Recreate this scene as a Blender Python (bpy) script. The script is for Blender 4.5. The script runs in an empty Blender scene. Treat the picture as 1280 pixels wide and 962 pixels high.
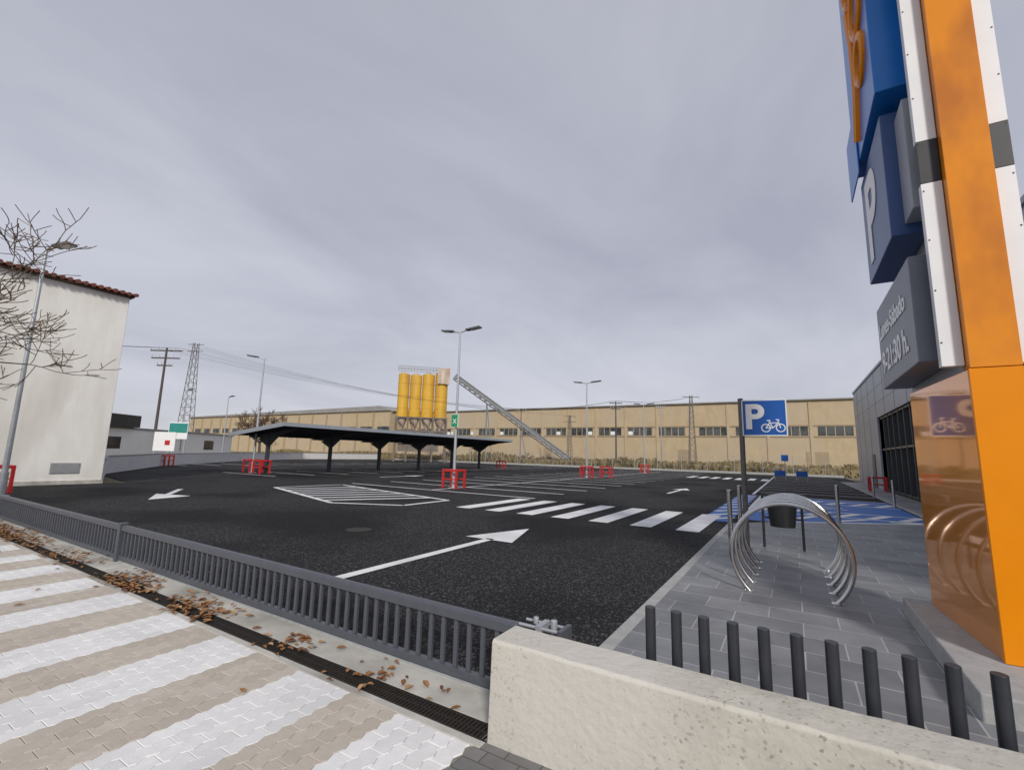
import bpy, math, random
from mathutils import Matrix, Vector, noise
random.seed(7)
sc=bpy.context.scene
# ---------------------------------------------------------------- materials
def nn(nt,t,**k):
    n=nt.nodes.new(t)
    for a,b in k.items(): setattr(n,a,b)
    return n
def M(name,c1,c2=None,scale=3.0,rough=0.7,bump=0.0,bscale=40.0,metal=0.0,stretch=(1,1,1),
      big=None,bigscale=0.3,spec=0.5,coat=0.0,rvar=0.0,speck=None,speckscale=200,contrast=(0.3,0.7),bdist=0.01,bigr=(.42,.66),speckr=.72,det=5):
    m=bpy.data.materials.new(name); m.use_nodes=True; nt=m.node_tree; b=nt.nodes['Principled BSDF']
    L=nt.links.new
    b.inputs['Roughness'].default_value=rough; b.inputs['Metallic'].default_value=metal
    b.inputs['Specular IOR Level'].default_value=spec
    b.inputs['Coat Weight'].default_value=coat
    if c2 is None: c2=tuple(x*0.82 for x in c1)
    tc=nn(nt,'ShaderNodeTexCoord'); mp=nn(nt,'ShaderNodeMapping'); mp.inputs['Scale'].default_value=stretch
    L(tc.outputs['Object'],mp.inputs['Vector'])
    n1=nn(nt,'ShaderNodeTexNoise'); n1.inputs['Scale'].default_value=scale; n1.inputs['Detail'].default_value=det; n1.inputs['Roughness'].default_value=0.62
    L(mp.outputs[0],n1.inputs['Vector'])
    mr=nn(nt,'ShaderNodeMapRange'); mr.inputs[1].default_value=contrast[0]; mr.inputs[2].default_value=contrast[1]
    L(n1.outputs['Fac'],mr.inputs[0])
    mx=nn(nt,'ShaderNodeMix',data_type='RGBA'); mx.inputs[6].default_value=(*c1,1); mx.inputs[7].default_value=(*c2,1)
    L(mr.outputs[0],mx.inputs[0]); out=mx.outputs[2]
    if big is not None:
        n2=nn(nt,'ShaderNodeTexNoise'); n2.inputs['Scale'].default_value=bigscale; n2.inputs['Detail'].default_value=5
        L(mp.outputs[0],n2.inputs['Vector'])
        r2=nn(nt,'ShaderNodeMapRange'); r2.inputs[1].default_value=bigr[0]; r2.inputs[2].default_value=bigr[1]; L(n2.outputs['Fac'],r2.inputs[0])
        m2=nn(nt,'ShaderNodeMix',data_type='RGBA'); L(r2.outputs[0],m2.inputs[0]); L(out,m2.inputs[6]); m2.inputs[7].default_value=(*big,1); out=m2.outputs[2]
    if speck is not None:
        v=nn(nt,'ShaderNodeTexVoronoi'); v.inputs['Scale'].default_value=speckscale; L(tc.outputs['Object'],v.inputs['Vector'])
        sp=nn(nt,'ShaderNodeSeparateColor'); L(v.outputs['Color'],sp.inputs[0])
        r3=nn(nt,'ShaderNodeMapRange'); r3.inputs[1].default_value=speckr; r3.inputs[2].default_value=1.0; L(sp.outputs[0],r3.inputs[0])
        fac=r3.outputs[0]
        if big is not None:
            inv=nn(nt,'ShaderNodeMapRange'); inv.inputs[3].default_value=1; inv.inputs[4].default_value=.2; L(r2.outputs[0],inv.inputs[0])
            mm=nn(nt,'ShaderNodeMath',operation='MULTIPLY'); L(fac,mm.inputs[0]); L(inv.outputs[0],mm.inputs[1]); fac=mm.outputs[0]
        m3=nn(nt,'ShaderNodeMix',data_type='RGBA'); L(fac,m3.inputs[0]); L(out,m3.inputs[6]); m3.inputs[7].default_value=(*speck,1); out=m3.outputs[2]
    L(out,b.inputs['Base Color'])
    if rvar:
        r4=nn(nt,'ShaderNodeMapRange'); r4.inputs[3].default_value=rough-rvar; r4.inputs[4].default_value=rough+rvar
        L(n1.outputs['Fac'],r4.inputs[0]); L(r4.outputs[0],b.inputs['Roughness'])
    if bump:
        n3=nn(nt,'ShaderNodeTexNoise'); n3.inputs['Scale'].default_value=bscale; n3.inputs['Detail'].default_value=3
        L(tc.outputs['Object'],n3.inputs['Vector'])
        bp=nn(nt,'ShaderNodeBump'); bp.inputs['Strength'].default_value=bump; bp.inputs['Distance'].default_value=bdist
        L(n3.outputs['Fac'],bp.inputs['Height']); L(bp.outputs[0],b.inputs['Normal'])
    return m
def brickmat(name,c1,c2,cm,w,h,mort=0.01,rough=0.6,axis='XY',bump=0.3,var=None,off=0.5):
    m=M(name,c1,c2,rough=rough); nt=m.node_tree; L=nt.links.new; b=nt.nodes['Principled BSDF']
    tc=[n for n in nt.nodes if n.type=='TEX_COORD'][0]
    sx=nn(nt,'ShaderNodeSeparateXYZ'); L(tc.outputs['Object'],sx.inputs[0]); cb=nn(nt,'ShaderNodeCombineXYZ')
    a={'XY':(0,1),'XZ':(0,2),'YZ':(1,2)}[axis]
    L(sx.outputs[a[0]],cb.inputs[0]); L(sx.outputs[a[1]],cb.inputs[1])
    bt=nn(nt,'ShaderNodeTexBrick'); bt.offset=off; bt.inputs['Scale'].default_value=1; bt.inputs['Mortar Size'].default_value=mort
    bt.inputs['Brick Width'].default_value=w; bt.inputs['Row Height'].default_value=h
    bt.inputs['Color1'].default_value=(*c1,1); bt.inputs['Color2'].default_value=(*c2,1); bt.inputs['Mortar'].default_value=(*cm,1)
    L(cb.outputs[0],bt.inputs['Vector'])
    n1=nn(nt,'ShaderNodeTexNoise'); n1.inputs['Scale'].default_value=1.3; n1.inputs['Detail'].default_value=7; n1.inputs['Roughness'].default_value=.65
    L(tc.outputs['Object'],n1.inputs['Vector'])
    mr=nn(nt,'ShaderNodeMapRange'); mr.inputs[1].default_value=.3; mr.inputs[2].default_value=.7; mr.inputs[3].default_value=.65; mr.inputs[4].default_value=1.28
    L(n1.outputs['Fac'],mr.inputs[0])
    mx=nn(nt,'ShaderNodeVectorMath',operation='SCALE'); L(bt.outputs['Color'],mx.inputs[0]); L(mr.outputs[0],mx.inputs['Scale'])
    L(mx.outputs[0],b.inputs['Base Color'])
    bp=nn(nt,'ShaderNodeBump'); bp.inputs['Strength'].default_value=bump; bp.inputs['Distance'].default_value=.004; bp.invert=True
    L(bt.outputs['Fac'],bp.inputs['Height']); L(bp.outputs[0],b.inputs['Normal'])
    r5=nn(nt,'ShaderNodeMapRange'); r5.inputs[3].default_value=rough-.15; r5.inputs[4].default_value=rough+.2
    L(n1.outputs['Fac'],r5.inputs[0]); L(r5.outputs[0],b.inputs['Roughness'])
    return m
asphalt=M('asphalt',(.009,.009,.010),(.027,.027,.028),scale=45,rough=.85,bump=1.0,bscale=60,big=(.008,.008,.009),bigscale=.26,speck=(.14,.14,.135),speckscale=58,contrast=(.38,.64),bdist=.018,spec=.2,bigr=(.46,.60),speckr=.76)
paint_w=M('road_paint_white',(.88,.88,.87),(.76,.76,.75),scale=9,rough=.6,bump=.5,bscale=80,big=(.66,.66,.66),bigscale=1.2,bdist=.008)
paint_b=M('road_paint_blue',(.03,.15,.50),(.02,.12,.42),scale=6,rough=.6,bump=.4,bscale=80,bdist=.006)
pv=[M('paver_white%d'%i,c,tuple(x*.88 for x in c),scale=16,rough=.75,bump=.35,bscale=120,big=tuple(x*.84 for x in c),bigscale=1.6,bdist=.004) for i,c in enumerate([(.84,.83,.81),(.79,.78,.76),(.87,.86,.84)])]
pbg=[M('paver_beige%d'%i,c,tuple(x*.84 for x in c),scale=16,rough=.85,bump=.4,bscale=120,big=tuple(x*.85 for x in c),bigscale=1.3,bdist=.004) for i,c in enumerate([(.56,.50,.42),(.52,.46,.385),(.59,.53,.45)])]
joint=M('sand_joint',(.27,.245,.21),(.18,.165,.14),scale=30,rough=.95)
greypave=brickmat('grey_pavers',(.22,.21,.20),(.17,.165,.16),(.09,.09,.085),.2,.1,.004,.85)
concrete=M('concrete_light',(.60,.58,.53),(.46,.44,.39),scale=5,rough=.9,bump=.5,bscale=60,big=(.33,.31,.27),bigscale=1.5,bdist=.006)
wallcon=M('concrete_wall',(.56,.53,.46),(.41,.385,.33),scale=2.2,rough=.92,bump=.8,bscale=22,big=(.59,.56,.50),bigscale=1.1,speck=(.30,.28,.24),speckscale=85,bdist=.008,speckr=.92,det=10,contrast=(.36,.66))
kerbm=M('kerb_concrete',(.42,.42,.41),(.32,.32,.31),scale=8,rough=.85,bump=.3)
tile=brickmat('grey_tiles',(.155,.16,.168),(.235,.24,.248),(.38,.38,.37),.60,.40,.006,.5,bump=.2)
soil=M('dry_soil',(.26,.21,.13),(.14,.12,.07),scale=1.5,rough=.95,bump=.5,bscale=8,big=(.10,.10,.05),bigscale=.06,bdist=.05)
grating=M('iron_grate',(.035,.033,.03),(.06,.05,.04),scale=30,rough=.7,metal=.6)
darkvoid=M('dark_void',(.008,.008,.008),(.012,.012,.012),rough=1)
gatem=M('gate_grey_paint',(.085,.092,.11),(.07,.076,.09),scale=8,rough=.4,spec=.5,bump=.05)
postm=M('post_dark_paint',(.024,.027,.034),(.034,.037,.044),scale=12,rough=.45)
steel=M('stainless_steel',(.66,.66,.66),(.55,.55,.55),scale=20,rough=.25,metal=1.0,rvar=.08)
galv=M('galvanised_steel',(.50,.52,.54),(.40,.42,.44),scale=12,rough=.5,metal=.5)
poled=M('weathered_pole',(.20,.19,.18),(.13,.12,.115),scale=12,rough=.6,metal=.3)
black=M('black_plastic',(.018,.018,.02),(.028,.028,.03),rough=.45)
red=M('red_paint',(.58,.03,.03),(.45,.02,.022),scale=7,rough=.4)
white=M('white_panel',(.84,.84,.84),(.78,.78,.78),scale=3,rough=.4)
greyp=M('grey_panel',(.36,.38,.42),(.33,.35,.39),scale=2,rough=.45)
greybox=M('slate_panel',(.17,.185,.22),(.15,.165,.20),scale=2,rough=.4)
orange=M('orange_gloss',(.90,.36,.07),(.84,.32,.055),scale=2,rough=.05,metal=.42,spec=.6,coat=.3,bump=.03,bscale=2.0,bdist=.02)
orangef=M('orange_front',(.86,.28,.004),(.80,.25,.004),scale=1.6,rough=.3,spec=.25)
orangeu=M('orange_upper_painted_reflection',(.80,.27,.012),(.55,.175,.02),scale=1.5,rough=.2,spec=.4,contrast=(.38,.68),stretch=(1.6,1.6,.8),det=3)  # brown mottling puts blurred reflections on the upper column into its colour
blue=M('blue_panel',(.015,.20,.66),(.012,.18,.60),scale=2,rough=.28)
navy=M('navy_panel',(.045,.10,.27),(.04,.09,.24),scale=2,rough=.35)
signblue=M('sign_blue',(.01,.11,.45),(.008,.10,.41),rough=.4)
signwhite=M('sign_white',(.88,.88,.88),(.85,.85,.85),rough=.4)
green=M('sign_green',(.02,.30,.12),(.02,.27,.10),rough=.4)
teal=M('banner_teal',(.03,.28,.24),(.02,.22,.2),rough=.6)
plaster=M('white_plaster',(.87,.85,.80),(.77,.745,.69),scale=2.5,rough=.9,bump=.35,bscale=18,big=(.66,.63,.57),bigscale=.8,stretch=(1,1,.28),bdist=.01,bigr=(.5,.72),det=8)
terracotta=M('terracotta_tile',(.24,.075,.05),(.13,.05,.035),scale=4,rough=.9)
wood=M('brown_timber',(.10,.05,.035),(.07,.04,.03),scale=6,rough=.8)
brickf=M('factory_brick',(.56,.44,.28),(.46,.355,.22),scale=.9,rough=.9,big=(.50,.41,.29),bigscale=.12,stretch=(1,1,.5),bump=.2,bscale=6,det=8)
brickd=M('factory_brick_dark',(.42,.33,.21),(.34,.26,.165),scale=.9,rough=.9)
glass=M('dark_glass',(.03,.035,.04),(.02,.025,.03),rough=.06,spec=.8)
factglass=M('factory_window',(.10,.11,.11),(.03,.035,.035),scale=.5,rough=.3,spec=.6,contrast=(.4,.6))
roofm=M('fibre_roof',(.34,.33,.31),(.26,.25,.24),scale=.5,rough=.9)
clad=M('store_cladding',(.36,.385,.43),(.33,.355,.40),scale=.7,rough=.42,metal=.2)
cladd=M('store_frame',(.06,.065,.07),(.05,.055,.06),rough=.4)
yellow=M('silo_yellow',(.74,.44,.045),(.62,.35,.03),scale=1.2,rough=.55,big=(.45,.25,.06),bigscale=.5,stretch=(1,1,.3),bigr=(.5,.75))
rusty=M('rusted_white',(.66,.60,.52),(.36,.20,.11),scale=1.2,rough=.75,stretch=(1,1,.3))
silod=M('silo_frame',(.20,.18,.16),(.15,.11,.085),scale=1.5,rough=.8)
convm=M('conveyor_grey',(.26,.27,.28),(.19,.19,.19),scale=1.5,rough=.7)
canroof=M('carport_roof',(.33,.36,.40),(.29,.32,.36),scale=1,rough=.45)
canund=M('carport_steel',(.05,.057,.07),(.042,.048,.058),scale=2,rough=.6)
bark=M('bark',(.12,.10,.085),(.07,.06,.05),scale=10,rough=.95,bump=.5,bscale=30)
twigm=M('twig_brown',(.16,.10,.065),(.10,.07,.05),scale=5,rough=.95)
drym=[M('dry_weed%d'%i,c,tuple(x*.7 for x in c),scale=2,rough=1) for i,c in enumerate([(.36,.28,.15),(.26,.20,.10),(.17,.14,.07)])]
leafm=[M('leaf%d'%i,c,tuple(x*.6 for x in c),scale=25,rough=.8) for i,c in enumerate([(.28,.12,.04),(.38,.18,.065),(.16,.065,.03),(.44,.27,.12)])]
lampm=M('lamp_head_grey',(.10,.11,.12),(.08,.09,.10),rough=.4)
lens=M('lamp_lens',(.7,.7,.66),(.65,.65,.6),rough=.2)
# ---------------------------------------------------------------- mesh builder
def empty(name,loc=(0,0,0)):
    e=bpy.data.objects.new(name,None); sc.collection.objects.link(e); e.empty_display_size=.3; return e
class MB:
    def __init__(s,name,mats,parent=None): s.n=name;s.m=mats if isinstance(mats,(list,tuple)) else [mats];s.v=[];s.f=[];s.mi=[];s.p=parent
    def add(s,vs,fs,m=0):
        o=len(s.v); s.v+=[tuple(v) for v in vs]
        for f in fs: s.f.append([o+i for i in f]); s.mi.append(m)
    def box(s,x0,x1,y0,y1,z0,z1,m=0,T=None):
        vs=[Vector((x,y,z)) for z in (z0,z1) for x,y in ((x0,y0),(x1,y0),(x1,y1),(x0,y1))]
        if T is not None: vs=[T@v for v in vs]
        s.add(vs,[(3,2,1,0),(4,5,6,7),(0,1,5,4),(1,2,6,5),(2,3,7,6),(3,0,4,7)],m)
    def prism(s,pts,z0,z1,m=0):
        n=len(pts); s.add([(x,y,z0) for x,y in pts]+[(x,y,z1) for x,y in pts],[list(range(n))[::-1],list(range(n,2*n))]+[(i,(i+1)%n,n+(i+1)%n,n+i) for i in range(n)],m)
    def poly(s,pts,m=0): s.add(pts,[list(range(len(pts)))],m)
    def sheet(s,pts,z,m=0): s.poly([(x,y,z) for x,y in pts],m)
    def cyl(s,a,b,r0,r1=None,m=0,seg=12,cap=True):
        a=Vector(a);b=Vector(b);r1=r0 if r1 is None else r1; d=(b-a)
        if d.length<1e-6: return
        d.normalize(); x=d.orthogonal().normalized(); y=d.cross(x)
        vs=[];
        for p,r in ((a,r0),(b,r1)):
            for i in range(seg):
                t=2*math.pi*i/seg; vs.append(p+(x*math.cos(t)+y*math.sin(t))*r)
        fs=[(i,(i+1)%seg,seg+(i+1)%seg,seg+i) for i in range(seg)]
        if cap: fs+=[list(range(seg))[::-1],list(range(seg,2*seg))]
        s.add(vs,fs,m)
    def tube(s,pts,r,m=0,seg=12):
        pts=[Vector(p) for p in pts]; n=len(pts); vs=[]; up=None
        for i,p in enumerate(pts):
            d=(pts[min(i+1,n-1)]-pts[max(i-1,0)]).normalized()
            if up is None: up=d.orthogonal().normalized()
            up=(up-d*up.dot(d)).normalized(); y=d.cross(up); rr=r[i] if isinstance(r,list) else r
            for k in range(seg):
                t=2*math.pi*k/seg; vs.append(p+(up*math.cos(t)+y*math.sin(t))*rr)
        fs=[(i*seg+k,i*seg+(k+1)%seg,(i+1)*seg+(k+1)%seg,(i+1)*seg+k) for i in range(n-1) for k in range(seg)]
        fs+=[list(range(seg))[::-1],[(n-1)*seg+k for k in range(seg)]]
        s.add(vs,fs,m)
    def done(s,bevel=0,smooth=False):
        me=bpy.data.meshes.new(s.n); me.from_pydata(s.v,[],s.f)
        for m in s.m: me.materials.append(m)
        me.polygons.foreach_set('material_index',s.mi); me.update()
        o=bpy.data.objects.new(s.n,me); sc.collection.objects.link(o)
        if s.p is not None: o.parent=s.p
        if smooth:
            me.polygons.foreach_set('use_smooth',[True]*len(me.polygons))
            try: me.set_sharp_from_angle(angle=math.radians(40))
            except Exception: pass
        if bevel:
            b=o.modifiers.new('bev','BEVEL'); b.width=bevel; b.segments=2; b.limit_method='ANGLE'
        return o
def text(name,body,size,o,xd,yd,mat,parent,align='LEFT',ext=.003,bold=.012):
    c=bpy.data.curves.new(name,'FONT'); c.body=body; c.size=size; c.extrude=ext; c.align_x=align; c.offset=size*bold
    t=bpy.data.objects.new('tmp',c); sc.collection.objects.link(t)
    dg=bpy.context.evaluated_depsgraph_get(); me=bpy.data.meshes.new_from_object(t.evaluated_get(dg)); me.name=name
    bpy.data.objects.remove(t)
    xd=Vector(xd).normalized();yd=Vector(yd).normalized();zd=xd.cross(yd)
    T=Matrix(((xd.x,yd.x,zd.x,o[0]),(xd.y,yd.y,zd.y,o[1]),(xd.z,yd.z,zd.z,o[2]),(0,0,0,1)))
    me.transform(T); me.materials.clear(); me.materials.append(mat)
    ob=bpy.data.objects.new(name,me); sc.collection.objects.link(ob); ob.parent=parent; return ob
# ---------------------------------------------------------------- ground
g=MB('ground',soil); N=48
g.add([(0,20,-.03)]+[(2500*math.cos(2*math.pi*i/N),20+2500*math.sin(2*math.pi*i/N),-.03) for i in range(N)],[(0,i+1,(i+1)%N+1) for i in range(N)]); g.done()
g=MB('asphalt_parking_lot',asphalt); g.sheet([(-24,2.95),(-1.47,2.95),(-1.47,12.9),(-.4,14.2),(4.6,17.4),(4.6,60),(-62,60),(-62,30),(-54.3,29),(-42,16.5),(-31.3,9.6),(-24,8.4)],0); g.done()
g=MB('road',M('street_asphalt',(.05,.05,.05),(.07,.07,.07),scale=50,rough=.9,bump=.5,bscale=80)); g.sheet([(-200,-14),(60,-14),(60,-3.2),(-200,-3.2)],-.02); g.done()
g=MB('pavement_grey',greypave); g.sheet([(-1.60,-3.0),(30,-3.0),(30,2.9),(-1.60,2.9)],-.001)
g.sheet([(-40,-3.0),(-15.02,-3.0),(-15.02,2.9),(-40,2.9)],-.001); g.done()
# paver field with wavy interlocking blocks
PW,PL,a=.110,.220,.011
wave=[(0,0),(.0275,a),(.0825,-a),(.11,0),(.1375,a),(.1925,-a),(.22,0)]
g=MB('paver_pavement',[joint]+pv+pbg)
g.sheet([(-15.02,-3.0),(-1.60,-3.0),(-1.60,2.30),(-15.02,2.30)],-.0075)
U0=-1.62; rows=int(13.38/PW)
for i in range(rows):
    x1=U0-i*PW; x0=x1-PW
    k=((U0-(x0+x1)/2)%1.045)/1.045
    whitepv=k<.525
    y=2.30; half=(i%2)==1
    while y>-1.6:
        pl=.11 if half else PL
        wv=[(t,w) for t,w in wave if t<=pl+1e-6]; half=False
        P=[(x0+w,y-pl+t) for t,w in wv]+[(x1+w,y-pl+t) for t,w in wv][::-1]
        cx=(x0+x1)/2; cy=y-pl/2
        j=random.uniform(-.0006,.0014)
        def ins(P,d): return [(cx+(px-cx)*(1-d*2/PW),cy+(py-cy)*(1-d*2/pl)) for px,py in P]
        b0=ins(P,.0014); b1=ins(P,.0044); n=len(P)
        vs=[(px,py,-.0078) for px,py in b0]+[(px,py,-.003+j) for px,py in b0]+[(px,py,j) for px,py in b1]
        fs=[(q,(q+1)%n,n+(q+1)%n,n+q)[::-1] for q in range(n)]+[(n+q,n+(q+1)%n,2*n+(q+1)%n,2*n+q)[::-1] for q in range(n)]+[list(range(2*n,3*n))[::-1]]
        g.add(vs,fs,(1 if whitepv else 4)+random.choice([0,0,1,1,2]))
        y-=pl
g.done()
# drain channel, concrete strips
g=MB('gutter_concrete',concrete); g.box(-40,-1.56,2.30,2.36,-.02,.002); g.box(-40,-1.56,2.52,2.945,-.02,.002); g.done(bevel=.004)
g=MB('drain_grate',[grating,darkvoid]); g.sheet([(-16,2.36),(-1.56,2.36),(-1.56,2.52),(-16,2.52)],-.018,1)
g.box(-16,-1.56,2.362,2.374,-.01,.001); g.box(-16,-1.56,2.506,2.518,-.01,.001); g.box(-16,-1.56,2.437,2.443,-.01,0)
x=-1.58
while x>-16:
    g.box(x-.012,x,2.374,2.506,-.012,-.001); x-=.028
g.done()
# tile pavement + kerb
edge=[(-1.35,2.95),(-1.35,12.85),(-.33,14.05),(4.55,17.2)]
g=MB('tiled_pavement',tile); g.sheet([(-1.35,2.66)]+edge[1:]+[(4.55,2.66)],.03)
g.sheet([(3.4,17.6),(4.55,17.6),(4.55,47),(3.4,47)],.03); g.done()
g=MB('kerb',kerbm)
y=2.95
while y<12.8: g.box(-1.47,-1.352,y,min(y+.995,12.87),-.02,.034); y+=1.0
g.prism([(-1.47,12.88),(-1.352,12.88),(-.33,14.06),(4.55,17.21),(4.55,17.36),(-.4,14.17)],-.02,.034)
g.box(3.28,3.4,17.6,47,-.02,.034); g.done(bevel=.005)
# ---------------------------------------------------------------- road markings
g=MB('road_markings',[paint_w,paint_b])
Z=.006
def rect(x0,x1,y0,y1,m=0,z=Z): g.sheet([(x0,y0),(x1,y0),(x1,y1),(x0,y1)],z,m)
def line(p,q,w=.1,m=0,z=Z):
    p=Vector(p);q=Vector(q);d=(q-p).normalized();n=Vector((-d.y,d.x))*w/2
    g.sheet([tuple(p-n),tuple(q-n),tuple(q+n),tuple(p+n)],z,m)
for k in range(7): 
    x=-2.35-k*1.045; rect(x,x+.5,11.05,14.75)
rect(-5.06,-4.89,3.9,7.5); g.sheet([(-5.5,7.4),(-4.45,7.4),(-4.98,9.0)],Z)
line((-19.4,8.4),(-17.3,7.1),.18); g.sheet([(-18.0,7.1),(-16.6,7.5),(-16.2,6.2)],Z+.001)
# hatched traffic island
isl=[(-18.2,11.3),(-12.0,9.3),(-10.0,10.3),(-10.0,12.4),(-17.8,14.3)]
for i in range(5): line(isl[i],isl[(i+1)%5],.17)
for k in range(7):
    t=k/7; p=Vector(isl[0]).lerp(Vector(isl[1]),.12+.88*t); q=Vector((-16.4,13.9)).lerp(Vector((-10.1,12.4)),t); line(p,q,.24,0,Z+.001)
# parking bays back to back
for k in range(17):
    y=15.2+k*2.5
    line((-18.2,y),(-8.2,y),.15)
line((-13.2,15.2),(-13.2,55.2),.12,0,Z+.001)
for k in range(19): line((-30.6,15.5+k*2.5),(-25.0,15.5+k*2.5),.14)
for k in range(16): line((-46,18+k*2.5),(-41,18+k*2.5),.14)
for k in range(12): line((-1.7,27.5+k*2.5),(3.2,27.5+k*2.5),.14)
line((-1.7,25),(-1.7,55),.12,0,Z+.001)
rect(-5.05,-4.9,22,25); g.sheet([(-5.4,25),(-4.55,25),(-4.98,26.5)],Z)
rect(-21.6,-21.4,20,22.5); g.sheet([(-22,22.5),(-21,22.5),(-21.5,24)],Z)
for k in range(7): rect(-8.0+k*.95,-7.5+k*.95,42,46)
# blue reserved bays
rect(-2.2,-1.49,13.4,24.4,1,.004)
for k in range(9): line((-2.15,13.5+k*1.2),(-1.5,14.5+k*1.2),.2,0,.008)
g.sheet([(-1.3,14.3),(-.5,14.3),(3.2,16.8),(3.2,24.4),(-1.3,24.4)],.004,1)
for y in (16.9,18.4,21.6,23.1): line((-1.3,y),(3.2,y),.14,0,.008)
for y0 in (16.9,21.6):
    for k in range(6): line((-1.2+k*.75,y0+.1),(-.6+k*.75,y0+1.4),.26,0,.010)
for k in range(3): line((-.2+k*1.2,15.0+k*.8),(.5+k*1.2,16.7),.22,0,.010)
line((-1.3,14.35),(-1.3,24.4),.14,0,.009); line((-1.3,24.4),(3.2,24.4),.14,0,.008)
line((-.6,14.3),(3.2,16.85),.14,0,.009)
for cy in (20.0,):
    for t in range(16):
        a0=math.pi*(.1+1.5*t/16); a1=math.pi*(.1+1.5*(t+1)/16); line((.9+.5*math.cos(a0),cy+.5*math.sin(a0)),(.9+.5*math.cos(a1),cy+.5*math.sin(a1)),.12,0,.011)
    line((.7,cy),(.7,cy+1.0),.14,0,.012); line((.7,cy+.1),(1.5,cy-.5),.14,0,.013)
g.done()
g=MB('manhole_cover',[grating]); g.cyl((-7.6,6.6,0),(-7.6,6.6,.008),.26,seg=28); g.cyl((-10.5,24,0),(-10.5,24,.008),.32,seg=28); g.done()
# ---------------------------------------------------------------- foreground gate
G0=empty('sliding_gate')
def gate_seg(x0,x1,tag):
    v=2.83
    b=MB('top_rail_'+tag,gatem,G0)
    vs=[]
    prof=[(-.032,.41),(.032,.41),(.032,.465),(.015,.485),(-.02,.485),(-.032,.47)]
    n=len(prof)
    for x in (x0,x1): vs+=[(x,v+p[0],p[1]) for p in prof]
    b.add(vs,[list(range(n))[::-1],list(range(n,2*n))]+[(i,(i+1)%n,n+(i+1)%n,n+i) for i in range(n)])
    b.done(bevel=.004)
    b=MB('bottom_rail_'+tag,gatem,G0); b.box(x0,x1,v-.025,v+.025,.03,.085); b.done(bevel=.004)
    b=MB('bars_'+tag,gatem,G0); x=x0+.05
    while x<x1-.03: b.box(x,x+.034,v-.012,v+.012,.083,.412); x+=.118
    b.done(bevel=.002)
gate_seg(-8.0,-1.50,'near'); gate_seg(-18.6,-8.08,'far')
b=MB('joint_post',gatem,G0); b.box(-8.08,-8.0,2.78,2.88,.0,.51); b.box(-16.4,-16.3,2.77,2.89,0,.5); b.done(bevel=.004)
b=MB('latch',[gatem,galv],G0); b.box(-1.50,-1.44,2.80,2.86,.41,.49); b.cyl((-1.60,2.78,.50),(-1.30,2.78,.50),.010,m=1); b.cyl((-1.60,2.88,.50),(-1.30,2.88,.50),.010,m=1)
b.box(-1.47,-1.43,2.76,2.90,.475,.52,1); b.box(-1.31,-1.28,2.75,2.91,.42,.52,0); b.cyl((-1.37,2.83,.45),(-1.37,2.83,.55),.022,m=1); b.box(-1.31,-1.27,2.81,2.85,.0,.42,0); b.cyl((-1.50,2.83,.505),(-1.50,2.83,.545),.018,m=1); b.done(bevel=.003)
b=MB('bottom_track',galv,G0); b.box(-18.6,-1.5,2.815,2.845,.0,.02); b.done()
# concrete wall
g=MB('concrete_wall',wallcon)
prof=[(2.365,-.05),(2.38,.52),(2.392,.535),(2.645,.535),(2.66,.52),(2.665,-.05)]
nx=120; vs=[]
for i in range(nx+1):
    x=-1.55+i*.08
    for (y,z) in prof:
        dz=noise.noise(Vector((x*1.3,y*9,z*5)))*.006+noise.noise(Vector((x*9,y*20,z*20)))*.004
        vs.append((x+(.004*noise.noise(Vector((y*20,z*9,1))) if i==0 else 0),y+dz,z+dz*(1 if z>0 else 0)))
n=6
fs=[(i*n+k,(i+1)*n+k,(i+1)*n+(k+1)%n,i*n+(k+1)%n) for i in range(nx) for k in range(n)]+[list(range(n)),[nx*n+k for k in range(n)][::-1]]
g.add(vs,fs); g.done(bevel=.005)
# post fence
g=MB('post_fence',postm)
for i in range(26):
    x=-.735+i*.1405; g.cyl((x,2.76,.03),(x,2.76,.768),.028,seg=20); g.cyl((x,2.76,.03),(x,2.76,.038),.05,seg=16)
g.done(smooth=True,bevel=.002)
# ---------------------------------------------------------------- bike rack
R0=empty('bike_rack')
for i in range(5):
    v=6.55+i*.46; r=.62; cz=.47; cx=-.1
    b=MB('ring_%d'%(i+1),steel,R0)
    t0=-math.asin((cz-.03)/r); pts=[]
    for k in range(41):
        t=t0+(math.pi-2*t0)*k/40; pts.append((cx+r*math.cos(t),v,cz+r*math.sin(t)))
    b.tube(pts,.025,seg=14)
    for s in (0,-1): b.cyl((pts[s][0],pts[s][1],.03),(pts[s][0],pts[s][1],.038),.055,seg=18)
    b.done(smooth=True)
# litter bin
B0=empty('litter_bin')
b=MB('bucket',black,B0); cx,cy=-.22,9.95
b.cyl((cx,cy,.42),(cx,cy,.95),.20,.26,seg=28); b.cyl((cx,cy,.95),(cx,cy,.985),.272,.272,seg=28); b.done(smooth=True)
b=MB('frame',black,B0)
for s in (-1,1): b.cyl((cx+s*.31,cy,.03),(cx+s*.31,cy,1.0),.022)
b.cyl((cx-.31,cy,.99),(cx+.31,cy,.99),.018); b.box(cx-.31,cx+.31,cy-.02,cy+.02,.55,.58); b.done(smooth=True)
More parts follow.
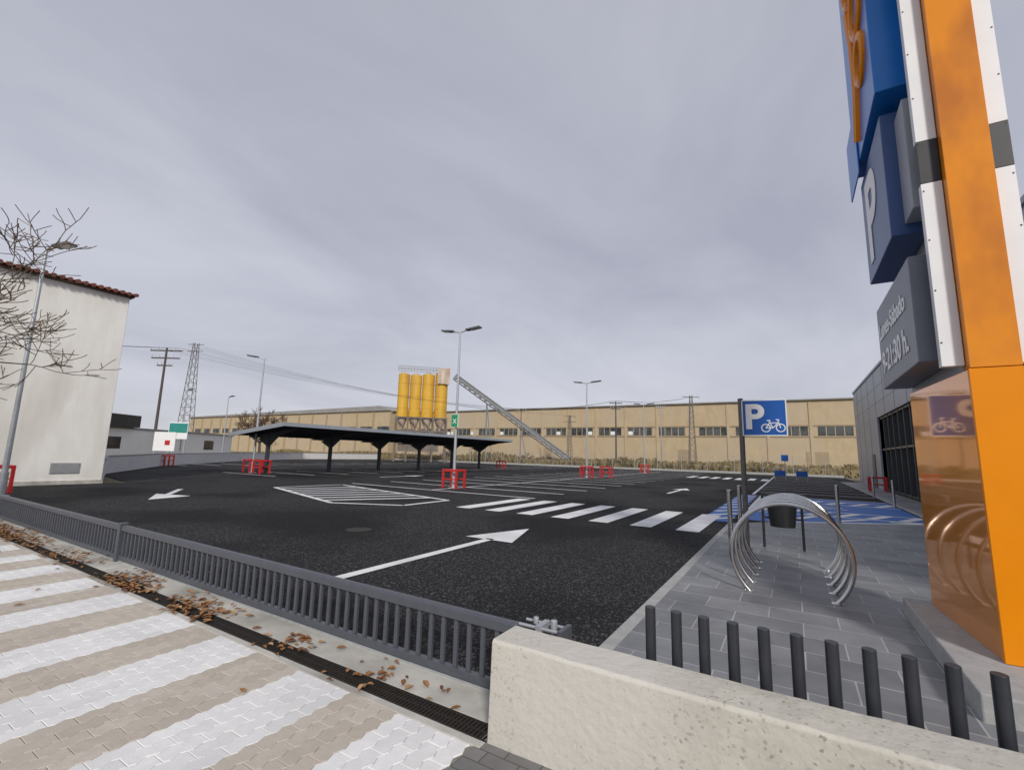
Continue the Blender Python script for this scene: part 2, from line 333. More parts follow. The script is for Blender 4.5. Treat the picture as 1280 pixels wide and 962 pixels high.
# sign
S0=empty('bicycle_parking_sign')
sx,sy=-.78,9.5
b=MB('pole',poled,S0); b.cyl((sx,sy,.03),(sx,sy,2.74),.045,seg=16); b.cyl((sx,sy,.03),(sx,sy,.04),.09,seg=16); b.done(smooth=True)
b=MB('panel',[signblue,signwhite,galv],S0); px0,px1=sx+.02,sx+.74
b.box(px0,px1,sy-.075,sy-.055,2.04,2.70,1); b.box(px0+.02,px1-.02,sy-.078,sy-.074,2.06,2.68,0); b.box(px0,px0+.6,sy-.055,sy-.0,2.18,2.21,2); b.box(px0,px0+.6,sy-.055,sy,2.52,2.55,2); b.done(bevel=.002)
text('letter_p','P',.62,(px0+.04,sy-.082,2.18),(1,0,0),(0,0,1),signwhite,S0,bold=.03)
b=MB('bicycle_symbol',signwhite,S0)
def ring(cx,cz,r,w,y):
    pts=[(cx+r*math.cos(2*math.pi*k/20),y,cz+r*math.sin(2*math.pi*k/20)) for k in range(21)]; b.tube(pts,w,seg=5)
yb=sy-.08; ring(px0+.38,2.18,.068,.011,yb); ring(px0+.61,2.18,.068,.011,yb)
for p,q in (((.38,2.18),(.44,2.27)),((.44,2.27),(.57,2.27)),((.57,2.27),(.49,2.18)),((.49,2.18),(.38,2.18)),((.49,2.18),(.43,2.31)),((.61,2.18),(.57,2.32)),((.54,2.33),(.60,2.32)),((.40,2.315),(.46,2.315))):
    b.cyl((px0+p[0],yb,p[1]),(px0+q[0],yb,q[1]),.010,seg=6)
b.done()
for (x,y) in ((.95,15.05),(-1.12,10.2),(-1.12,12.2),(3.2,17.0),(3.1,22),(3.1,27)):
    b=MB('steel_bollard',steel); b.cyl((x,y,.02),(x,y,1.0),.045,seg=20); b.cyl((x,y,1.0),(x,y,1.01),.045,.035,seg=20); b.cyl((x,y,.9),(x,y,.93),.047,seg=20); b.done(smooth=True)
# ---------------------------------------------------------------- totem
T0=empty('totem_sign')
b=MB('plinth',kerbm,T0); b.box(.92,3.1,4.2,6.6,.0,.2); b.done(bevel=.012)
b=MB('orange_cladding',orange,T0); b.prism([(1.13,6.45),(1.235,4.93),(1.53,4.93),(1.53,6.45)],.2,2.36); b.done(bevel=.004)
b=MB('column',[orangef,orangeu],T0); b.box(1.235,1.53,4.885,5.05,2.366,8.6,1); b.box(1.226,1.532,4.885,4.926,.203,2.36,0); b.done(bevel=.004)
b=MB('grey_core',greyp,T0); b.box(1.24,1.50,5.055,6.95,2.364,8.5); b.done(bevel=.003)
b=MB('panel_joints',cladd,T0)
for z in (3.6,5.2,6.8): b.box(1.236,1.504,5.06,6.953,z,z+.012)
b.done()
b=MB('white_strips',[white,black],T0)
for (x0,x1) in ((1.09,1.23),(1.535,1.67)):
    for (z0,z1,m) in ((2.40,4.02,0),(4.023,4.42,1),(4.423,6.1,0),(6.103,6.5,1),(6.503,8.5,0)):
        b.box(x0,x1,4.97,5.05,z0,z1,m)
b.done(bevel=.003)
b=MB('strip_rivets',black,T0)
for z in [2.6+.45*i for i in range(13)]:
    for x in (1.105,1.655): b.cyl((x,4.967,z),(x,4.972,z),.007,seg=8)
b.done()
b=MB('opening_hours_box',greybox,T0); b.box(.985,1.236,5.15,6.95,2.48,3.45); b.done(bevel=.01)
text('text_days','Lunes-Sábado',.255,(.980,6.84,3.05),(0,-1,0),(0,0,1),signwhite,T0,bold=.02)
text('text_hours','9-21:30 h.',.34,(.980,6.80,2.65),(0,-1,0),(0,0,1),signwhite,T0,bold=.02)
b=MB('parking_box',[navy,greyp],T0); b.box(.95,1.236,5.5,6.95,3.80,5.12,0); b.box(1.06,1.236,5.15,5.497,3.9,5.0,1); b.done(bevel=.01)
text('letter_p_big','P',1.35,(.944,6.72,4.0),(0,-1,0),(0,0,1),signwhite,T0,bold=.03)
b=MB('logo_box',[blue,orangef],T0); b.box(.90,1.236,5.3,6.95,5.25,8.2,0); b.box(.88,.897,6.5,7.3,5.1,5.9,0); b.done(bevel=.01)
b=MB('logo_shape',orangef,T0)
for (yc,zc,r) in ((5.8,6.05,.24),(5.75,6.7,.32),(6.1,7.4,.3)):
    pts=[(.90,yc+r*math.cos(2*math.pi*k/24),zc+r*math.sin(2*math.pi*k/24)) for k in range(25)]; b.tube(pts,.05,seg=8)
b.tube([(.90,6.35,5.4),(.90,6.1,5.9),(.90,6.12,6.5),(.90,6.3,7.1)],.06,seg=8)
b.done(smooth=True)
# ---------------------------------------------------------------- store
W=empty('supermarket_building')
b=MB('walls',[clad],W); b.box(4.62,30,4.0,47,4.4,7.25); b.box(4.62,30,36,47,0,4.397); b.box(5.0,30,4.0,36,0,4.397); b.done(bevel=.01)
b=MB('cladding_joints',cladd,W)
for y in range(6,47,3): b.box(4.612,4.63,y,y+.03,4.42,7.2)
for z in (5.3,6.25): b.box(4.612,4.63,4.02,46.98,z,z+.02)
for y in (39,42,45): b.box(4.612,4.63,y,y+.03,0.1,4.35)
b.done()
b=MB('parapet',greyp,W); b.box(4.56,30.0,3.95,47.05,7.253,7.4); b.done()
b=MB('windows',glass,W); b.box(4.85,4.99,4.05,35.95,.1,4.38); b.done()
b=MB('window_frames',cladd,W)
y=4.1
while y<36: b.box(4.72,4.86,y,y+.08,.03,4.39); y+=1.45
for z in (.03,2.4,4.28): b.box(4.74,4.855,4.05,35.95,z,z+.1)
b.done()
b=MB('door',[cladd,glass],W); b.box(4.58,4.62,38,39.2,.03,2.2,0); b.done()
# ---------------------------------------------------------------- red barriers, lamps
def guard(x,y,w=.75,d=.6):
    b=MB('red_barrier',red); h=.85; s=.045
    for dx in (-w/2,w/2):
        for dy in (-d/2,d/2): b.box(x+dx-s,x+dx+s,y+dy-s,y+dy+s,0,h)
    for dy in (-d/2,d/2): b.box(x-w/2+s,x+w/2-s,y+dy-s+.004,y+dy+s-.004,h-.10,h-.004); b.box(x-w/2+s,x+w/2-s,y+dy-.02,y+dy+.02,.38,.44)
    for dx in (-w/2,w/2): b.box(x+dx-s+.004,x+dx+s-.004,y-d/2+s,y+d/2-s,h-.10,h-.006)
    b.done(bevel=.006)
for p in ((-13.2,16.7),(-13.1,32.3),(-21.2,4.0),(-28.0,16.4),(-30.0,16.9),(-41.6,16.8),(-12.2,34.0),(4.1,33.8),(-13.1,48),(-27.5,43)): guard(*p)
def lamp(x,y,h,arms,base=True):
    e=empty('street_lamp')
    b=MB('pole',galv,e); b.cyl((x,y,0),(x,y,h),.075,.04,seg=14); b.cyl((x,y,0),(x,y,.7),.10,.10,seg=14); b.box(x-.17,x+.17,y-.17,y+.17,0,.03); b.done(smooth=True)
    b=MB('head',[lampm,lens,galv],e)
    for (dx,dy,L) in arms:
        d=Vector((dx,dy,0)).normalized(); p=Vector((x,y,h-.05)); q=p+d*.35+Vector((0,0,.08)); b.cyl(p,q,.03,seg=8,m=2)
        n=Vector((-d.y,d.x,0)); up=Vector((0,0,1)); dd=(d+up*.12).normalized()
        def P(t,s,z): return q+dd*t+n*s+up*z
        for (s0,s1,z0,z1,t0,t1,m) in ((-.13,.13,-.02,.05,0,L*.55,0),(-.16,.16,-.03,.035,L*.3,L,0),(-.13,.13,-.036,-.031,L*.35,L*.97,1)):
            vs=[P(t,s,z) for z in (z0,z1) for t,s in ((t0,s0),(t1,s0),(t1,s1),(t0,s1))]
            b.add(vs,[(3,2,1,0),(4,5,6,7),(0,1,5,4),(1,2,6,5),(2,3,7,6),(3,0,4,7)],m)
    b.done(bevel=.01)
    return e
lamp(-19.7,3.9,7.6,[(1,.4,.6)])
lamp(-29.3,16.6,7.4,[(-.6,-.6,.7)])
L3=lamp(-13.2,16.7,7.3,[(1,.1,.75),(-1,-.1,.65)])
b=MB('exit_board',[green,signwhite],L3); b.box(-13.40,-13.0,16.56,16.59,2.75,3.35,1); b.box(-13.38,-13.02,16.55,16.562,2.77,3.33,0); b.done()
text('board_text','X',.3,(-13.29,16.545,2.92),(1,0,0),(0,0,1),signwhite,L3)
lamp(-13.1,32.3,7.1,[(1,.1,.75),(-1,-.1,.65)])
lamp(-13.1,48,7.1,[(1,.1,.75),(-1,-.1,.65)])
lamp(-52,22,7.1,[(1,0,.7)])
lamp(-54,27,7.1,[(1,0,.7)])
# ---------------------------------------------------------------- carport
C=empty('parking_canopy')
ua,ub,va,vb,za,zb=-24.9,-30.6,15.6,41.0,3.02,2.42
b=MB('roof',[canroof,canund],C)
def zz(u,o=0): return za+(zb-za)*(ua-u)/(ua-ub)+o
b.add([(ua,va,za+.03),(ua,vb,za+.03),(ub,vb,zb+.03),(ub,va,zb+.03)],[(0,1,2,3)[::-1]],0)
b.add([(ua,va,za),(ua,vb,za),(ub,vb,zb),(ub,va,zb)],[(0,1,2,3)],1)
b.done()
b=MB('fascia',[canroof],C)
b.add([(ua,va,za-.16),(ua,vb,za-.16),(ua,vb,za+.06),(ua,va,za+.06),(ua+.05,va,za-.16),(ua+.05,vb,za-.16),(ua+.05,vb,za+.06),(ua+.05,va,za+.06)],[(0,1,2,3),(7,6,5,4),(0,4,5,1),(3,2,6,7),(0,3,7,4),(1,5,6,2)])
for y in (va-.05,vb): b.add([(ua,y,za-.18),(ub,y,zb-.18),(ub,y,zb+.06),(ua,y,za+.06),(ua,y+.05,za-.18),(ub,y+.05,zb-.18),(ub,y+.05,zb+.06),(ua,y+.05,za+.06)],[(0,1,2,3)[::-1],(4,5,6,7),(0,4,7,3)[::-1],(1,5,6,2),(3,7,6,2),(0,1,5,4)])
b.done()
b=MB('purlins',canund,C)
for k in range(6):
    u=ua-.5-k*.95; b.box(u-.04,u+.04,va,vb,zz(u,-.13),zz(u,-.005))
b.done()
b=MB('columns',canund,C)
for k in range(6):
    y=va+1.2+k*4.6; uc=-28.2
    b.box(uc-.11,uc+.11,y-.09,y+.09,0,2.35); b.box(uc-.2,uc+.2,y-.2,y+.2,0,.04)
    for (u0,u1,ofs0,ofs1) in ((uc,ua-.2,-.55,-.2),(uc,ub+.2,-.5,-.2)):
        vs=[]
        for yy in (y-.06,y+.06):
            vs+=[(u0,yy,zz(u0,ofs0)),(u1,yy,zz(u1,ofs1)),(u1,yy,zz(u1,-.132)),(u0,yy,zz(u0,-.132))]
        b.add(vs,[(0,1,2,3),(7,6,5,4),(0,4,5,1),(1,5,6,2),(2,6,7,3),(3,7,4,0)])
    b.add([(uc-.1,y-.055,1.7),(uc-1.1,y-.055,zz(uc-1.1,-.4)),(uc-1.1,y+.055,zz(uc-1.1,-.4)),(uc-.1,y+.055,1.7),(uc+.1,y-.055,1.7),(uc+1.1,y-.055,zz(uc+1.1,-.4)),(uc+1.1,y+.055,zz(uc+1.1,-.4)),(uc+.1,y+.055,1.7),(uc,y-.055,zz(uc,-.4)),(uc,y+.055,zz(uc,-.4))],[(0,1,8),(3,2,9),(0,1,2,3),(4,5,8),(7,6,9),(4,5,6,7)])
b.done()
# ---------------------------------------------------------------- house
H=empty('white_house')
b=MB('walls',plaster,H); b.box(-36,-24.0,-7,7.5,0,7.8); b.done(bevel=.02)
b=MB('roof',[terracotta,wood],H)
vs=[(-23.75,-7.3,7.90),(-23.75,7.62,7.90),(-30,7.62,8.9),(-30,-7.3,8.9),(-36.3,7.62,7.90),(-36.3,-7.3,7.90)]
b.add(vs,[(0,1,2,3),(3,2,4,5)],0); b.box(-36.2,-23.82,-7.2,7.6,7.803,7.86,1)
y=-7.2
while y<7.62:
    b.cyl((-23.66+random.uniform(-.03,.03),y,7.90),(-30,y,8.93),.08,seg=8); y+=.235
b.done(smooth=True)
b=MB('gable_wall',plaster,H); b.add([(-24.05,7.48,7.84),(-36,7.48,7.84),(-30,7.48,8.8)],[(0,1,2)]); b.done()
b=MB('vent_grille',[kerbm,galv],H); b.box(-24.0,-23.97,5.9,6.75,.42,.82,1)
for k in range(6): b.box(-23.97,-23.955,5.93,6.72,.46+k*.06,.485+k*.06,0)
b.done()
b=MB('wall_base',concrete,H); b.box(-24.0,-23.96,-7,7.53,0,.15); b.done()
def wallseg(b,p,q,h,t=.2,m=0,z0=0):
    p=Vector(p);q=Vector(q);d=(q-p).normalized();n=Vector((-d.y,d.x))*t/2
    b.prism([tuple(p-n),tuple(q-n),tuple(q+n),tuple(p+n)],z0,h,m)
g=MB('boundary_wall',[M('render_grey',(.66,.66,.67),(.58,.58,.59),scale=2,rough=.9),kerbm])
for p,q in (((-24.6,7.6),(-31.3,9.8)),((-31.4,9.8),(-42,16.6)),((-42.1,16.7),(-54.2,29)),((-54.3,29.1),(-66,45)),((-66,45.1),(-66,61))):
    wallseg(g,p,q,.9); wallseg(g,p,q,.96,.26,1,.902)
g.done()
def fr(p,q):
    p=Vector((*p,0));q=Vector((*q,0));d=(q-p).normalized(); return Matrix(((d.x,-d.y,0,p.x),(d.y,d.x,0,p.y),(0,0,1,0),(0,0,0,1))),(q-p).length
V=empty('white_workshop')
T,Ln=fr((-45,10),(-60,31))
b=MB('walls',[white],V); b.box(0,Ln,0,9,0,2.9,0,T); b.done()
b=MB('roof',[roofm,black],V); b.box(-.2,Ln+.2,-.15,9.1,2.903,3.05,0,T); b.box(-1,9.0,-.6,5,3.055,4.1,1,T); b.done()
b=MB('windows',[glass,teal,red],V)
for x in (6,20): b.box(x,x+1.8,-.03,-.002,1.2,2.2,0,T)
b.done()
for (x,y,c,h) in ((-46.5,17.6,0,2.7),(-51.0,20.4,1,3.8)):
    e=empty('advertising_banner'); T2,_=fr((x,y),(x+1.5,y+1.2))
    b=MB('panel',[signwhite,teal,red],e); b.box(0,1.7,0,.06,h-1.6,h,0,T2)
    if c: b.box(.05,1.65,-.02,-.002,h-1.0,h-.1,1,T2)
    else: b.box(.9,1.3,-.02,-.002,h-1.1,h-.7,2,T2)
    b.done(); b=MB('legs',galv,e); b.box(.1,.18,0,.06,0,h-1.6,0,T2); b.box(1.5,1.58,0,.06,0,h-1.6,0,T2); b.done()
# ---------------------------------------------------------------- factory
F=empty('brick_factory')
b=MB('walls',[brickf],F); b.box(-90,9.5,89,125,0,11.6); b.done()
b=MB('pilasters',[brickd,brickf],F)
for k in range(17): x=-89.6+k*6.15; b.box(x,x+.45,88.87,88.998,0,11.3,1)
b.box(-90,9.5,88.9,88.997,7.35,7.6,0); b.box(-90,9.5,88.9,88.997,5.55,5.8,0); b.done()
b=MB('roof',[roofm],F); b.add([(-90.4,88.6,11.603),(9.9,88.6,11.603),(9.9,88.6,11.8),(-90.4,88.6,11.8),(-90.4,106,13.4),(9.9,106,13.4),(9.9,88.9,11.603),(-90.4,88.9,11.603)],[(0,1,2,3),(3,2,5,4),(0,1,6,7)]); b.done()
b=MB('windows',[factglass,signwhite],F)
x=-88.6
while x<8.2:
    inb=((x+89.6)%6.15)
    if inb>.5 and inb<5.3: b.box(x,x+1.02,88.93,88.996,5.85,7.3,0)
    if random.random()<.13: b.box(x+.05,x+.93,88.90,88.93,5.9,6.6,1)
    x+=1.2
b.done()
b=MB('doors',[factglass,brickd],F)
for x in (-80,-66,-47,-18,2): b.box(x,x+3,88.93,88.996,0,3.2,1)
b.done()
F2=empty('brick_warehouse')
b=MB('walls',brickf,F2); b.box(-205,-92.5,89,120,0,12.6); b.done()
b=MB('roof',roofm,F2); b.add([(-205.5,88.5,12.5),(-93,88.5,12.5),(-91.8,88.5,12.0),(-91.8,88.5,12.3),(-97,88.5,13.9),(-205.5,88.5,12.9),(-205.5,105,14),(-97,105,14.2),(-91.8,105,12.5)],[(0,1,2,3,4,5),(5,4,7,6),(4,3,8,7)]); b.done()
b=MB('windows',factglass,F2)
for k in range(16): x=-200+k*6.8; b.box(x,x+4.8,88.93,88.996,6.5,8.2)
b.done()
b=MB('pilasters',brickd,F2)
for k in range(17): x=-202+k*6.8; b.box(x,x+.6,88.8,88.998,0,12.4)
b.done()
# ---------------------------------------------------------------- silos
S=empty('cement_silos')
T,Ln=fr((-53.6,52.4),(-47.6,58.2))
def tp(x,y,z): return T@Vector((x,y,z))
b=MB('silo_tanks',[yellow,rusty],S)
for k,(x,r,z1) in enumerate(((.9,.88,13.9),(2.8,.92,13.8),(4.8,.98,14.0),(6.9,1.02,14.3))):
    b.cyl(tp(x,0,6.9),tp(x,0,z1),r,seg=22); b.cyl(tp(x,0,z1),tp(x,0,z1+.35),r,.3,seg=22,m=1); b.cyl(tp(x,0,5.0),tp(x,0,6.9),.22,r,seg=22,m=1)
    for z in (8.4,10.4,12.4): b.cyl(tp(x,0,z),tp(x,0,z+.07),r+.03,seg=22,m=0)
b.box(6.2,8.1,-1.3,-.8,12.5,15.1,1,T); b.done(smooth=True)
b=MB('top_railing',silod,S)
for z in (14.6,15.1): b.box(-.1,7.9,-.9,-.86,z,z+.05,0,T); b.box(-.1,7.9,.86,.9,z,z+.05,0,T)
for k in range(17): b.box(-.1+k*.5,-.06+k*.5,-.9,-.86,14.3,15.15,0,T)
b.done()
b=MB('support_frame',silod,S)
for x in (0,1.85,3.8,5.8,7.9):
    for y in (-.95,.95): b.box(x-.13,x+.13,y-.13,y+.13,0,6.9,0,T)
for z in (2.8,4.7,6.8): b.box(-.1,8.0,-1.05,-.9,z,z+.22,0,T); b.box(-.1,8.0,.9,1.05,z,z+.22,0,T)
for k in range(4): b.cyl(tp(k*1.95,-.95,2.8),tp(k*1.95+1.9,-.95,4.7),.06,seg=6); b.cyl(tp(k*1.95+1.9,-.95,4.8),tp(k*1.95,-.95,6.8),.06,seg=6)
b.box(.5,6.8,-.8,.8,1.6,4.6,0,T)
b.done()
cb=Vector((-47.2,58.4,13.6)); ce=Vector((-31.5,69.0,.6))
b=MB('conveyor',[convm],S)
d=(ce-cb).normalized(); n=Vector((-d.y,d.x,0)).normalized(); up=n.cross(d)*-1
if up.z<0: up=-up
for s in (-.4,.4):
    for w in (0,.9): b.cyl(cb+n*s+up*w,ce+n*s+up*w,.08,seg=6)
K=22
for k in range(K):
    p=cb.lerp(ce,k/K);q=cb.lerp(ce,(k+1)/K)
    for s in (-.4,.4): b.cyl(p+n*s,q+n*s+up*.9,.05,seg=5); b.cyl(p+n*s,p+n*s+up*.9,.05,seg=5)
b.add([cb-n*.38+up*.35,cb+n*.38+up*.35,ce+n*.38+up*.35,ce-n*.38+up*.35],[(0,1,2,3)],0)
for s in (-.41,.41): b.add([cb+n*s+up*.3,ce+n*s+up*.3,ce+n*s+up*.75,cb+n*s+up*.75],[(0,1,2,3)],0)
for t in (.3,.6): p=cb.lerp(ce,t); b.cyl((p.x,p.y,0),p,.1,seg=6); b.cyl((p.x+1,p.y+.6,0),p,.08,seg=6)
b.done()
# ---------------------------------------------------------------- poles / pylons / wires
def epole(x,y,h,arms=((0,1.6),(-1.2,1.2)),mat=bark,r=.16):
    b=MB('utility_pole',[mat,galv]); b.cyl((x,y,0),(x,y,h),r,r*.6,seg=10)
    d=Vector((.85,.52,0))
    for dz,L in arms:
        p=Vector((x,y,h-.3+dz)); b.cyl(p-d*L,p+d*L,.07,seg=6)
        for t in (-1,-.5,.5,1): b.cyl(p+d*L*t,p+d*L*t+Vector((0,0,.35)),.06,.04,m=1,seg=6)
    b.done()
def pylon(x,y,h,w=.9):
    b=MB('lattice_pylon',poled); K=14
    def c(k,i):
        ww=w*(1-.7*k/K)/2; return Vector((x+(ww if i in (0,1) else -ww),y+(ww if i in (1,2) else -ww),h*k/K))
    for k in range(K):
        for i in range(4):
            b.cyl(c(k,i),c(k+1,i),.045,seg=5); b.cyl(c(k,i),c(k+1,(i+1)%4),.025,seg=4); b.cyl(c(k,i),c(k,(i+1)%4),.025,seg=4)
    for z in (h-.2,h-1.2): b.cyl((x-1,y-.6,z),(x+1,y+.6,z),.05,seg=5)
    b.done()
epole(-56.2,21.3,11.8,((0,1.7),(-.8,1.5),(-1.6,.8))); pylon(-74,31.6,16.5,1.8)
epole(-23.5,70,10.3,((0,1.0),(-.9,.8)),r=.14); epole(-42,72,9.8,((0,.8),),r=.12); epole(-17.5,74,9.8,((0,.7),),r=.1,mat=galv)
pylon(-11.5,66,10.2,1.0); pylon(-35,78,9,.9)
b=MB('overhead_wires',black)
def wire(p,q,sag,r=.011):
    p=Vector(p);q=Vector(q); pts=[p.lerp(q,t/16)-Vector((0,0,sag*4*(t/16)*(1-t/16))) for t in range(17)]; b.tube(pts,r,seg=4)
for o in (-1.4,-.5,.7,1.5):
    wire((-56.2+o*.85,21.3+o*.52,11.8),(-42+o*.4,72,9.8),1.2); wire((-56.2+o*.85,21.3+o*.52,11.8),(-80+o,-10,13),1.0)
    wire((-74+o*.6,31.6+o*.4,16),(-35,78,9),2.0)
    wire((-23.5+o*.5,70,10.4),(-42+o*.4,72,9.9),.5); wire((-23.5+o*.5,70,10.4),(-11.5,66,10),.5)
b.done()
g=MB('wire_fence',[galv,kerbm]); x=-60
while x<4.5: g.cyl((x,61,0),(x,61,2.1),.035,seg=6); x+=3
for z in (.15,.8,1.45,2.08): g.cyl((-60,61,z),(4.5,61,z),.012,seg=4)
x=-60
while x<4.5: g.cyl((x,61,.1),(x,61,2.05),.006,seg=3,cap=False); x+=.25
g.box(-62,4.6,60.7,60.95,0,.25,1); g.done()
e=empty('blue_information_sign'); b=MB('panel',[signblue,galv],e); b.box(-.95,-.35,52,52.06,1.6,2.2,0); b.cyl((-.65,52.1,0),(-.65,52.1,2.2),.04,m=1); b.done()
e=empty('trolley_shelter'); b=MB('panels',[signblue,galv],e)
for x in (-1.4,.2): b.box(x,x+.8,46.0,46.05,.35,.8,0); b.cyl((x,46.1,0),(x,46.1,1.1),.03,m=1); b.cyl((x+.8,46.1,0),(x+.8,46.1,1.1),.03,m=1); b.cyl((x,46.1,1.08),(x+.8,46.1,1.08),.025,m=1)
b.done()
# ---------------------------------------------------------------- vegetation
g=MB('dry_grass',drym)
for i in range(8000):
    x=random.uniform(-110,8); y=random.uniform(61.5,88)
    nz=noise.noise(Vector((x*.08,y*.1,0)))
    if nz<-.15 and random.random()<.75: continue
    h=random.uniform(.3,1.0)*(1+1.3*max(0,nz)); a=random.uniform(0,6.28); w=random.uniform(.15,.5)
    for k in range(3):
        an=a+random.uniform(-.7,.7)+k*2; l=random.uniform(-.3,.3)
        g.add([(x-w*math.cos(an)*.3,y-w*math.sin(an)*.3,-.03),(x+w*math.cos(an)*.3,y+w*math.sin(an)*.3,-.03),(x+l+w*math.cos(an),y+l,h*random.uniform(.6,1)),(x+l*1.5,y+l,h)],[(0,1,2,3)],random.randint(0,2))
g.done()
def tree(name,x,y,h,spread,seed,levels=5,trunk=.18,lean=(0,0),mats=None,first=.3,twr=.006):
    rnd=random.Random(seed); b=MB(name,mats or [bark,twigm])
    def grow(p,d,L,r,lv):
        n=4; pts=[p.copy()]; rr=[r]; q=p.copy(); dd=d.copy(); r1=max(r*.62,twr)
        for i in range(n):
            dd=(dd+Vector((rnd.uniform(-.2,.2),rnd.uniform(-.2,.2),rnd.uniform(-.12,.20)))).normalized()
            q=q+dd*L/n; pts.append(q.copy()); rr.append(r+(r1-r)*(i+1)/n)
        b.tube(pts,rr,0 if lv>2 else 1,seg=8 if lv>=levels-1 else (5 if lv>2 else 3))
        if lv<=0: return
        nb=3 if lv>1 else 4
        for k in range(nb):
            t=rnd.uniform(.35,1.0) if k else 1.0
            idx=min(n,max(1,int(round(t*n)))); base=pts[idx]
            ax=Vector((rnd.uniform(-1,1),rnd.uniform(-1,1),rnd.uniform(-.5,.6))).normalized()
            nd=(dd*(.75 if k else 1.1)+ax*(.85*spread if k else .4)).normalized()
            grow(base,nd,L*rnd.uniform(.58,.82),max(rr[idx]*rnd.uniform(.5,.75),twr),lv-1)
    base=Vector((x,y,0)); top=Vector((x+lean[0],y+lean[1],h*first))
    b.tube([base,base.lerp(top,.5)+Vector((.05,.03,0)),top],[trunk*1.25,trunk,trunk*.85],0,seg=12)
    nb=6
    for k in range(nb):
        an=2*math.pi*k/nb+rnd.uniform(-.4,.4); grow(top,Vector((math.cos(an)*spread,math.sin(an)*spread,rnd.uniform(.45,1.1))).normalized(),h*.27,trunk*.5,levels-1)
    grow(top,Vector((0,0,1)),h*.25,trunk*.6,levels-1)
    return b.done(smooth=True)
tree('bare_tree',-15.6,.6,7.2,1.25,3,levels=6,trunk=.16,twr=.009,first=.34)
tree('bare_tree',-66,38,7.5,.8,11,levels=5,trunk=.2,twr=.03)
for i,(x,y,h) in enumerate(((-38,75,3.0),(-34,77,2.4),(-30,72,2.2),(-44,78,3),(-60,74,3.4),(-66,80,3))):
    tree('bare_shrub',x,y,h,1.2,20+i,levels=4,trunk=.06,first=.08,twr=.018)
# fallen leaves
g=MB('fallen_leaves',leafm)
def leaf(x,y,z):
    s=random.uniform(.018,.042); a=random.uniform(0,6.28); cu=random.uniform(.1,.5)*s; ti=random.uniform(-.5,.5)
    ca,sa=math.cos(a),math.sin(a)
    pr=[(-1,0,0),(-.45,.5,1),(.3,.55,1.1),(1.15,0,.3),(.3,-.55,1.1),(-.45,-.5,1),(0,0,0.1)]
    vs=[(x+s*(px*ca-py*sa),y+s*(px*sa+py*ca),z+cu*pz+ti*s*px*.5+.004+abs(ti)*s*.5) for px,py,pz in pr]
    g.add(vs,[(6,0,1),(6,1,2),(6,2,3),(6,3,4),(6,4,5),(6,5,0)],random.choice([0,0,1,1,2,3]))
for i in range(2600):
    x=-16+13.5*random.random()**1.9
    c=noise.noise(Vector((x*1.1,0,4)))
    if random.random()>.42+c*1.5 and x>-10.5: continue
    y=random.gauss(2.58,.09) if random.random()<.6 else random.gauss(2.40,.06)
    leaf(x,min(y,2.8),random.uniform(0,.03))
for (cx,cy,n,s) in ((-5.3,2.5,50,.14),(-6.4,2.45,60,.15),(-3.6,2.62,14,.08),(-2.2,2.6,10,.1)):
    for i in range(n): leaf(random.gauss(cx,s*1.6),min(random.gauss(cy,s*.5),2.8),random.uniform(0,.02))
for i in range(14): leaf(random.uniform(-13,-3),random.uniform(1.4,2.3),0)
for i in range(30): leaf(random.uniform(-18,-6),random.uniform(3,3.6),0)
g.done()
# ---------------------------------------------------------------- light
el=math.radians(32); az=math.radians(142)
ts=Vector((math.sin(az)*math.cos(el),math.cos(az)*math.cos(el),math.sin(el)))
sun=bpy.data.lights.new('sun','SUN'); sun.energy=2.6; sun.angle=math.radians(8); sun.color=(1,.955,.89)
so=bpy.data.objects.new('sun',sun); sc.collection.objects.link(so); so.rotation_euler=(-ts).to_track_quat('-Z','Y').to_euler()
w=bpy.data.worlds.new('World'); sc.world=w; w.use_nodes=True; nt=w.node_tree; L=nt.links.new
bg=nt.nodes['Background']; bg.inputs['Strength'].default_value=.105
sky=nn(nt,'ShaderNodeTexSky'); sky.sky_type='NISHITA'; sky.sun_disc=False; sky.sun_elevation=el; sky.sun_rotation=az
tc=nn(nt,'ShaderNodeTexCoord'); sp=nn(nt,'ShaderNodeSeparateXYZ'); L(tc.outputs['Generated'],sp.inputs[0])
mx=nn(nt,'ShaderNodeMath',operation='MAXIMUM'); L(sp.outputs[2],mx.inputs[0]); mx.inputs[1].default_value=0.0
ad=nn(nt,'ShaderNodeMath',operation='ADD'); L(mx.outputs[0],ad.inputs[0]); ad.inputs[1].default_value=.16
dv=nn(nt,'ShaderNodeVectorMath',operation='DIVIDE'); L(tc.outputs['Generated'],dv.inputs[0])
cb2=nn(nt,'ShaderNodeCombineXYZ')
for i in range(3): L(ad.outputs[0],cb2.inputs[i])
L(cb2.outputs[0],dv.inputs[1])
mp=nn(nt,'ShaderNodeMapping'); mp.inputs['Scale'].default_value=(1.0,.6,1); mp.inputs['Rotation'].default_value=(0,0,.9); L(dv.outputs[0],mp.inputs['Vector'])
n1=nn(nt,'ShaderNodeTexNoise'); n1.inputs['Scale'].default_value=1.1; n1.inputs['Detail'].default_value=8; n1.inputs['Roughness'].default_value=.52; n1.inputs['Distortion'].default_value=.5
L(mp.outputs[0],n1.inputs['Vector'])
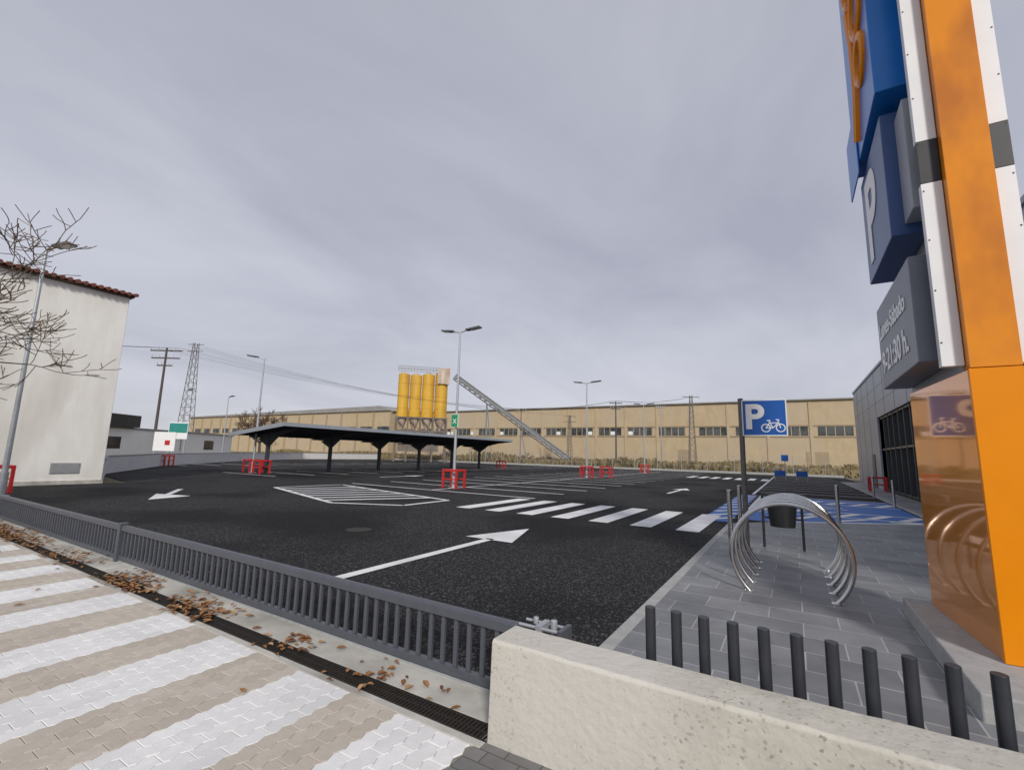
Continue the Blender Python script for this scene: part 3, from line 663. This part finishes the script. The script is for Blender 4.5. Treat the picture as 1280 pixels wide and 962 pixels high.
cr=nn(nt,'ShaderNodeValToRGB'); L(n1.outputs['Fac'],cr.inputs[0])
cr.color_ramp.elements[0].position=.32; cr.color_ramp.elements[0].color=(4.05,4.2,5.05,1)
cr.color_ramp.elements[1].position=.68; cr.color_ramp.elements[1].color=(5.8,5.9,6.7,1)
hz=nn(nt,'ShaderNodeMapRange'); hz.inputs[1].default_value=0; hz.inputs[2].default_value=.32; hz.inputs[3].default_value=.6; hz.inputs[4].default_value=0; L(mx.outputs[0],hz.inputs[0])
tp2=nn(nt,'ShaderNodeMapRange'); tp2.inputs[1].default_value=.2; tp2.inputs[2].default_value=.9; tp2.inputs[3].default_value=1.0; tp2.inputs[4].default_value=.88; L(mx.outputs[0],tp2.inputs[0])
sc2=nn(nt,'ShaderNodeVectorMath',operation='SCALE'); L(cr.outputs[0],sc2.inputs[0]); L(tp2.outputs[0],sc2.inputs['Scale'])
mh=nn(nt,'ShaderNodeMix',data_type='RGBA'); L(hz.outputs[0],mh.inputs[0]); L(sc2.outputs[0],mh.inputs[6]); mh.inputs[7].default_value=(6.6,6.6,7.1,1)
ms=nn(nt,'ShaderNodeMix',data_type='RGBA'); ms.inputs[0].default_value=.93; L(sky.outputs[0],ms.inputs[6]); L(mh.outputs[2],ms.inputs[7]); L(ms.outputs[2],bg.inputs[0])
# ---------------------------------------------------------------- camera
f=570;th=math.radians(8.6);yaw=math.radians(31.5);ro=math.radians(1.5)
Rm=(Matrix.Rotation(yaw,3,'Z')@Matrix.Rotation(math.pi/2+th,3,'X')@Matrix.Rotation(ro,3,'Z'))
cam=bpy.data.cameras.new('camera'); cam.sensor_fit='HORIZONTAL'; cam.sensor_width=36; cam.lens=36*f/1280; cam.clip_end=6000; cam.clip_start=.05
co=bpy.data.objects.new('camera',cam); sc.collection.objects.link(co); co.matrix_world=Matrix.Translation((0,0,1.6))@Rm.to_4x4()
sc.camera=co
sc.view_settings.view_transform='Standard'; sc.view_settings.look='None'; sc.view_settings.exposure=0
